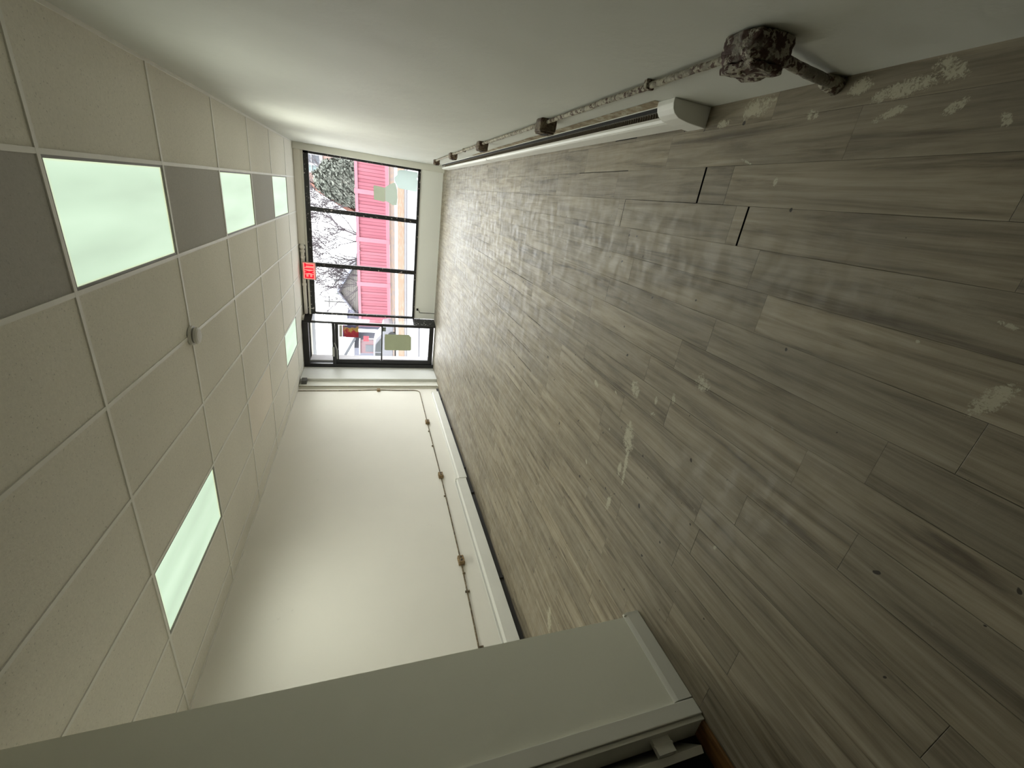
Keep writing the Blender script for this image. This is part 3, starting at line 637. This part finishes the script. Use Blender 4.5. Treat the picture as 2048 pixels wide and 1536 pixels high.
# pink hoarding, one section per pair of posts
def pink_mat():
    t = NT('pink_boards'); x, y, z = t.sep(t.co)
    n_ = t.noise(t.mapping(t.co, (3, 1, .35)), 1.0, 4, .6); t.set(Base_Color=t.mix(n_, (.245, .062, .092), (.37, .135, .17)), Roughness=.75); return t.m
pinkm = pink_mat(); pinkl = simple('pink_rail', (.40, .15, .19), .7)
def pink_top(x): return 2.50+.021*(x-1.5)
FX = [-11.2, -7.71, -4.13, -.58, 3.0, 6.6]
fl_lab = ['pink fence section beyond the angled pane beside the door', 'pink fence section in front of the beige gabled house', 'pink fence section left of the green hedge',
          'pink fence section behind paper on right pane', 'farthest right pink fence section']
for k in range(len(FX)-1):
    a, b = FX[k], FX[k+1]; Y = 37.5
    root = thing('pink_fence', ((a+b)/2, Y, gz((a+b)/2)), fl_lab[k], 'fence', 'pink board fence across the street')
    bo = MB(); nb = 13; w_ = (b-a-.34)/nb
    for q in range(nb):
        x0 = a+.17+q*w_; dy = random.choice((0, .03, .06)); g = .02
        bo.box(x0+g/2, x0+w_-g/2, Y+dy, Y+.1+dy, gz(x0)+.22, pink_top(x0)-.2)
    bo.box(a+.17, b-.17, Y+.1, Y+.13, gz(a)+.22, pink_top(a)-.2)
    bo.build('boards', pinkm, root)
    for nm, f0, f1 in (('top_rail', lambda x: pink_top(x)-.22, pink_top), ('bottom_rail', lambda x: gz(x)+.02, lambda x: gz(x)+.28)):
        MB().prism([(a+.17, Y-.06, f0(a)), (b-.17, Y-.06, f0(b)), (b-.17, Y-.06, f1(b)), (a+.17, Y-.06, f1(a))], (0, .2, 0)).build(nm, pinkl, root)
    MB().box(a-.17, a+.17, Y-.085, Y+.1, gz(a)-.02, pink_top(a)+.06).build('post', pinkl, root)

# evergreen hedge dome of leaf cards over a solid core
def foliage(name, c, rx, ry, rz, nleaf, size, mat, parent, seed, floor_z):
    rnd = random.Random(seed); mb = MB()
    for _ in range(nleaf):
        th_, ph = rnd.uniform(0, 2*math.pi), math.acos(rnd.uniform(-.25, 1)); rr = rnd.uniform(.86, 1.04)
        d = Vector((math.sin(ph)*math.cos(th_), math.sin(ph)*math.sin(th_), math.cos(ph)))
        lump = 1+.10*noise.noise(d*3+Vector((seed, 0, 0)))
        p = Vector((c[0]+rx*d.x*rr*lump, c[1]+ry*d.y*rr*lump, c[2]+rz*d.z*rr*lump))
        if p.z < floor_z: continue
        n_ = (d+Vector((rnd.uniform(-1, 1), rnd.uniform(-1, 1), rnd.uniform(-1, 1)))*.8).normalized(); t_ = n_.orthogonal().normalized(); b_ = n_.cross(t_)
        s = size*rnd.uniform(.6, 1.4); mb.poly([p-t_*s, p+b_*s*.5, p+t_*s, p-b_*s*.5])
    o = mb.build(name, mat, parent); return o
def leafm(name, a, b, sc=2.5):
    t = NT(name); n_ = t.noise(t.co, sc, 4, .7); t.set(Base_Color=t.ramp(n_, [(.35, a), (.65, b)]), Roughness=.85); return t.m
hedge = thing('evergreen_hedge', (.6, 44, -.1), 'big rounded grey green evergreen shrub above pink fence', 'shrub')
foliage('foliage', (-.05, 44, 1.7), 2.15, 2.1, 4.15, 9000, .16, leafm('hedge_leaves', (.035, .042, .032), (.19, .20, .17)), hedge, 3, -.2)
core = MB().lathe((-.05, 44, 1.7), [(1.7, -1.9), (1.95, -.6), (1.9, .8), (1.6, 2.0), (1.05, 3.0), (.3, 3.6)], 24).build('core', simple('hedge_core', (.05, .055, .045), .9, .4, 2), hedge, smooth=True)

# brick house on the right
bricks = NT('orange_brick'); bt = bricks.n.new('ShaderNodeTexBrick'); bricks.l.new(bricks.mapping(bricks.co, (1, 1, 1)), bt.inputs[0])
bt.inputs['Scale'].default_value = 3; bt.inputs['Color1'].default_value = (.30, .11, .07, 1); bt.inputs['Color2'].default_value = (.36, .15, .10, 1); bt.inputs['Mortar'].default_value = (.32, .22, .19, 1)
bricks.set(Base_Color=bt.outputs[0], Roughness=.9)
whitep = simple('white_house_trim', (.34, .34, .35), .6, .04); darkg = simple('house_window_glass', (.10, .11, .13), .3, .2, 1); tealg = simple('teal_window_glass', (.20, .27, .27), .3, .1, 1)
BH = thing('brick_house', (4, 52, 0), 'orange brick house with white windows behind the evergreen shrub', 'house')
MB().prism([(-2.1, 52, 0), (9, 52, 0), (9, 52, 8.5), (4.3, 52, 12.5), (-.35, 52, 7.45), (-2.6, 52, 3.0), (-2.6, 52, 0)], (0, 9, 0)).build('brick_wall', bricks.m, BH)
roofl = [(4.3, 12.6), (-.38, 7.55), (-2.9, 2.9), (-3.3, 2.9), (-.75, 7.75), (4.2, 13.1)]
MB().prism([(x, 51.6, z) for x, z in roofl], (0, 9.6, 0)).build('roof', simple('red_brown_roof', (.27, .13, .10), .9, .2, 2), BH)
for xc_ in (1.2, 5.0):
    zc_ = 6.85; wf = MB()
    for a, b, c_, d in [(xc_-.9, xc_+.95, zc_+.85, zc_+1.0), (xc_-.9, xc_+.95, zc_-.95, zc_-.65), (xc_-.9, xc_-.75, zc_-.65, zc_+.85), (xc_+.75, xc_+.95, zc_-.65, zc_+.85), (xc_-.2, xc_+.0, zc_-.65, zc_+.85), (xc_+.0, xc_+.75, zc_+.06, zc_+.13), (xc_-.75, xc_-.2, zc_+.06, zc_+.13)]:
        wf.box(a, b, 51.86, 52.0, c_, d)
    wn_ = wf.build('window', whitep, BH); MB().box(xc_+.0, xc_+.75, 51.96, 51.99, zc_-.65, zc_+.85).build('pane', darkg, wn_); MB().box(xc_-.75, xc_-.2, 51.96, 51.99, zc_-.65, zc_+.85).build('pane', tealg, wn_)

# beige gabled house
siding = NT('beige_siding'); x, y, z = siding.sep(siding.co); fz = siding.math('FRACT', siding.math('MULTIPLY', z, 4.0))
siding.set(Base_Color=siding.mix(siding.range(fz, .55, .95), (.19, .175, .16), (.115, .105, .10)), Roughness=.8)
GH = thing('gabled_house', (-12.3, 56, 0), 'beige gabled house with snow on its roof behind the fence', 'house')
MB().prism([(-14.9, 56, 0), (-9.4, 56, 0), (-9.4, 56, 3.0), (-12.6, 56, 4.75), (-14.9, 56, 3.1)], (0, 10, 0)).build('siding_wall', siding.m, GH)
for p, q in (((-12.6, 4.80), (-9.2, 2.88)), ((-12.6, 4.80), (-15.2, 2.90))):
    MB().prism([(p[0], 55.6, p[1]), (q[0], 55.6, q[1]), (q[0], 55.6, q[1]+.14), (p[0], 55.6, p[1]+.14)], (0, 10.6, 0)).build('roof_edge', simple('roof_edge', (.04, .04, .05), .8), GH)
    MB().prism([(p[0], 55.7, p[1]+.10), (q[0], 55.7, q[1]+.10), (q[0], 55.7, q[1]+.36), (p[0], 55.7, p[1]+.38)], (0, 10.4, 0)).build('snow', simple('roof_snow', (.27, .28, .33), .9, .04), GH)
# pale buildings and clutter further left, seen through the door
r = thing('pale_house', (-19, 48, 0), 'pale blue grey house with sloping roof far left through door glass', 'house')
palew = simple('pale_house_wall', (.155, .16, .20), .8, .06)
MB().box(-22.5, -17.2, 48, 54, -1, 3.0).build('wall', palew, r)
MB().prism([(-16.0, 47.6, 2.75), (-23.5, 47.6, 6.6), (-23.5, 47.6, 6.9), (-15.8, 47.6, 2.95)], (0, 6.8, 0)).build('roof', simple('grey_roof', (.085, .09, .10), .8, .2, 1), r)
MB().box(-17.5, -17.0, 47.9, 48, .9, 2.0).build('window', darkg, r)
r = thing('lilac_shed', (-16.6, 55, 0), 'narrow pale lilac shed beside the gabled house', 'shed')
MB().box(-17.1, -15.4, 55, 58, -1, 3.9).build('wall', simple('lilac_wall', (.17, .165, .23), .8), r)
MB().box(-17.2, -15.3, 54.9, 58.1, 3.9, 4.0).build('roof', palew, r)
RS = thing('red_sign', (-12.5, 37, -.5), 'small red sign on a post seen through the door', 'sign')
MB().box(-12.62, -12.15, 37.0, 37.06, 1.42, 1.88).build('panel', simple('sign_red', (.30, .045, .065), .6), RS)
MB().tube([(-12.38, 37.03, gz(-12.4)-.02), (-12.38, 37.03, 1.45)], .05, 8).build('post', M['alum'], RS)
PK = thing('pink_booth', (-13.4, 38.2, -.5), 'pale pink low booth to the left of the red sign', 'booth')
MB().box(-14.1, -13.15, 38, 39, gz(-13.5)-.02, 2.15).build('body', simple('booth_pink', (.21, .135, .15), .8, .1, 2), PK)
MB().box(-14.2, -13.05, 37.9, 39.1, 2.15, 2.27).build('roof', whitep, PK)
MB().box(-13.95, -13.3, 37.96, 38, .9, 1.7).build('hatch', darkg, PK)
CAR = thing('grey_car', (-11.1, 30, -.4), 'pale grey parked car seen through the door glass', 'car')
vp = [(-12.9, .22), (-12.95, .75), (-12.4, .98), (-11.9, 1.42), (-11.5, 1.52), (-10.5, 1.52), (-9.9, 1.40), (-9.45, 1.0), (-8.9, .88), (-8.8, .5), (-8.85, .22)]
MB().prism([(x, 29.6, gz(-11)+z) for x, z in vp], (0, 1.7, 0)).build('body', simple('car_paint', (.17, .17, .19), .35, .05), CAR, bevel=.05, seg=2)
MB().prism([(x, 29.57, gz(-11)+z) for x, z in [(-11.95, 1.0), (-11.55, 1.42), (-10.95, 1.44), (-10.95, 1.0)]], (0, .04, 0)).prism([(x, 29.57, gz(-11)+z) for x, z in [(-10.85, 1.0), (-10.85, 1.44), (-10.3, 1.40), (-9.75, 1.0)]], (0, .04, 0)).build('windows', simple('car_glass', (.03, .035, .04), .2), CAR)
for xx in (-12.1, -9.65):
    MB().tube([(xx, 29.53, gz(-11)+.3), (xx, 29.75, gz(-11)+.3)], .31, 18).build('wheel', M['black'], CAR)

# bare trees -----------------------------------------------------------
def bare_tree(x, y, h_, seed, label, spread=.55, lean=(0, 0), depth=6):
    rnd = random.Random(seed); mb = MB()
    def br(p, d, L, r, lv):
        pts = [p]; rs = [r]; q = p.copy(); dd = d.copy()
        for k in range(4):
            dd = (dd+Vector((rnd.uniform(-.13, .13), rnd.uniform(-.13, .13), rnd.uniform(-.02, .12)))).normalized(); q = q+dd*L/4; pts.append(q.copy()); rs.append(max(.02, r*(1-.3*(k+1)/4)))
        mb.tube(pts, rs, 5 if lv > 3 else 4, caps=False)
        if lv == 0: return
        for k in range(rnd.choice((2, 3, 3))):
            a = rnd.uniform(0, 2*math.pi); t_ = dd.orthogonal().normalized(); b_ = dd.cross(t_)
            nd = (dd+(t_*math.cos(a)+b_*math.sin(a))*rnd.uniform(.4, 1.0)*spread*1.25+Vector((0, 0, .06))).normalized()
            i = rnd.choice((2, 3, 4, 4)); br(pts[i], nd, L*rnd.uniform(.68, .92), max(.02, rs[i]*.70), lv-1)
    br(Vector((x, y, gz(x)-.05)), Vector((lean[0], lean[1], 1)).normalized(), h_*.28, h_*.020, depth)
    r = thing('bare_tree', (x, y, gz(x)), label, 'tree', 'bare winter trees behind the fence')
    mb.build('branches', simple('bark', (.085, .072, .08), .9, .2, 3), r, smooth=True)
bare_tree(-2.2, 48.0, 9.5, 5, 'bare tree with dense twigs just left of evergreen shrub', .7)
bare_tree(-4.3, 43.5, 8.6, 12, 'bare tree arching over the middle of the fence', .75)
bare_tree(-6.9, 48.5, 8.6, 21, 'bare tree left of centre beside gabled house', .75)
bare_tree(-8.6, 46.0, 7.8, 57, 'bare tree with thin twigs right of the gabled house peak', .75)
bare_tree(-5.6, 53.5, 9.5, 27, 'farther bare tree rising behind the middle fence sections', .7)
bare_tree(-18.5, 44, 4.6, 33, 'small bare tree far left near the pale house', .5, depth=4)
bare_tree(-13.9, 50, 4.9, 41, 'low bare tree in front of the gabled house', .5, depth=4)

# little conifers along the roof line
con = simple('conifer_green', (.13, .15, .14), .9, .3, 3)
for x, z, lab in ((-12.7, 4.95, 'dark conifer tip near roof ridge centre'), (-13.6, 5.1, 'dark conifer tip left of roof ridge'), (-14.2, 6.1, 'tallest dark conifer tip behind house roof'), (-16.2, 6.0, 'dark conifer tip far left of roof')):
    r = thing('conifer', (x, 70, -.5), lab, 'tree', 'conifers behind the gabled house')
    m_ = MB(); zz = z+.35
    for k in range(6): m_.lathe((x, 70, 0), [(.30*(k+1)/6+.1, zz-1.0-k*.75), (.10+.03*k, zz-.3-k*.75), (.02, zz-k*.6)], 9)
    m_.build('foliage', con, r); MB().tube([(x, 70, -1), (x, 70, zz-3)], .12, 6).build('trunk', M['dkgrey'], r)
UP = thing('utility_pole', (-15.6, 62, 0), 'thin grey utility pole with wires left of gabled house', 'pole')
MB().tube([(-15.5, 62, -1), (-15.5, 62, 7.2)], .11, 8).build('pole', M['dkgrey'], UP)
MB().box(-16.3, -14.7, 61.95, 62.05, 6.5, 6.62).build('crossarm', M['dkgrey'], UP)
for zz in (6.9, 6.55):
    MB().tube([(-30+1.5*k, 62, zz-.9*math.sin(math.pi*(k % 10)/10)*.5+.02*k) for k in range(24)], .025, 5).build('wire', M['dkgrey'], UP)

# awning soffit and side wall of the recessed shop front
struct(MB().box(-4.3, .8, YF+.05, 10.85, 2.72, 3.3).build('trim_5', simple('soffit_grey', (.30, .31, .32), .7)), 'grey soffit of the awning outside the window', 'trim')
struct(MB().box(-4.2, -3.765, YD+.1, 9.98, -.3, 2.72).build('wall_outside', simple('outside_wall', (.42, .40, .41), .8)), 'pale outside wall at left of the entrance', 'wall')
struct(MB().box(-4.6, -3.84, 9.63, 11.6, -.4, -.02).box(-3.86, .8, YF+.16, 12.2, -.4, -.03).build('trim_6', simple('entrance_slab', (.5, .5, .5), .8)), 'concrete slab outside the entrance', 'trim')
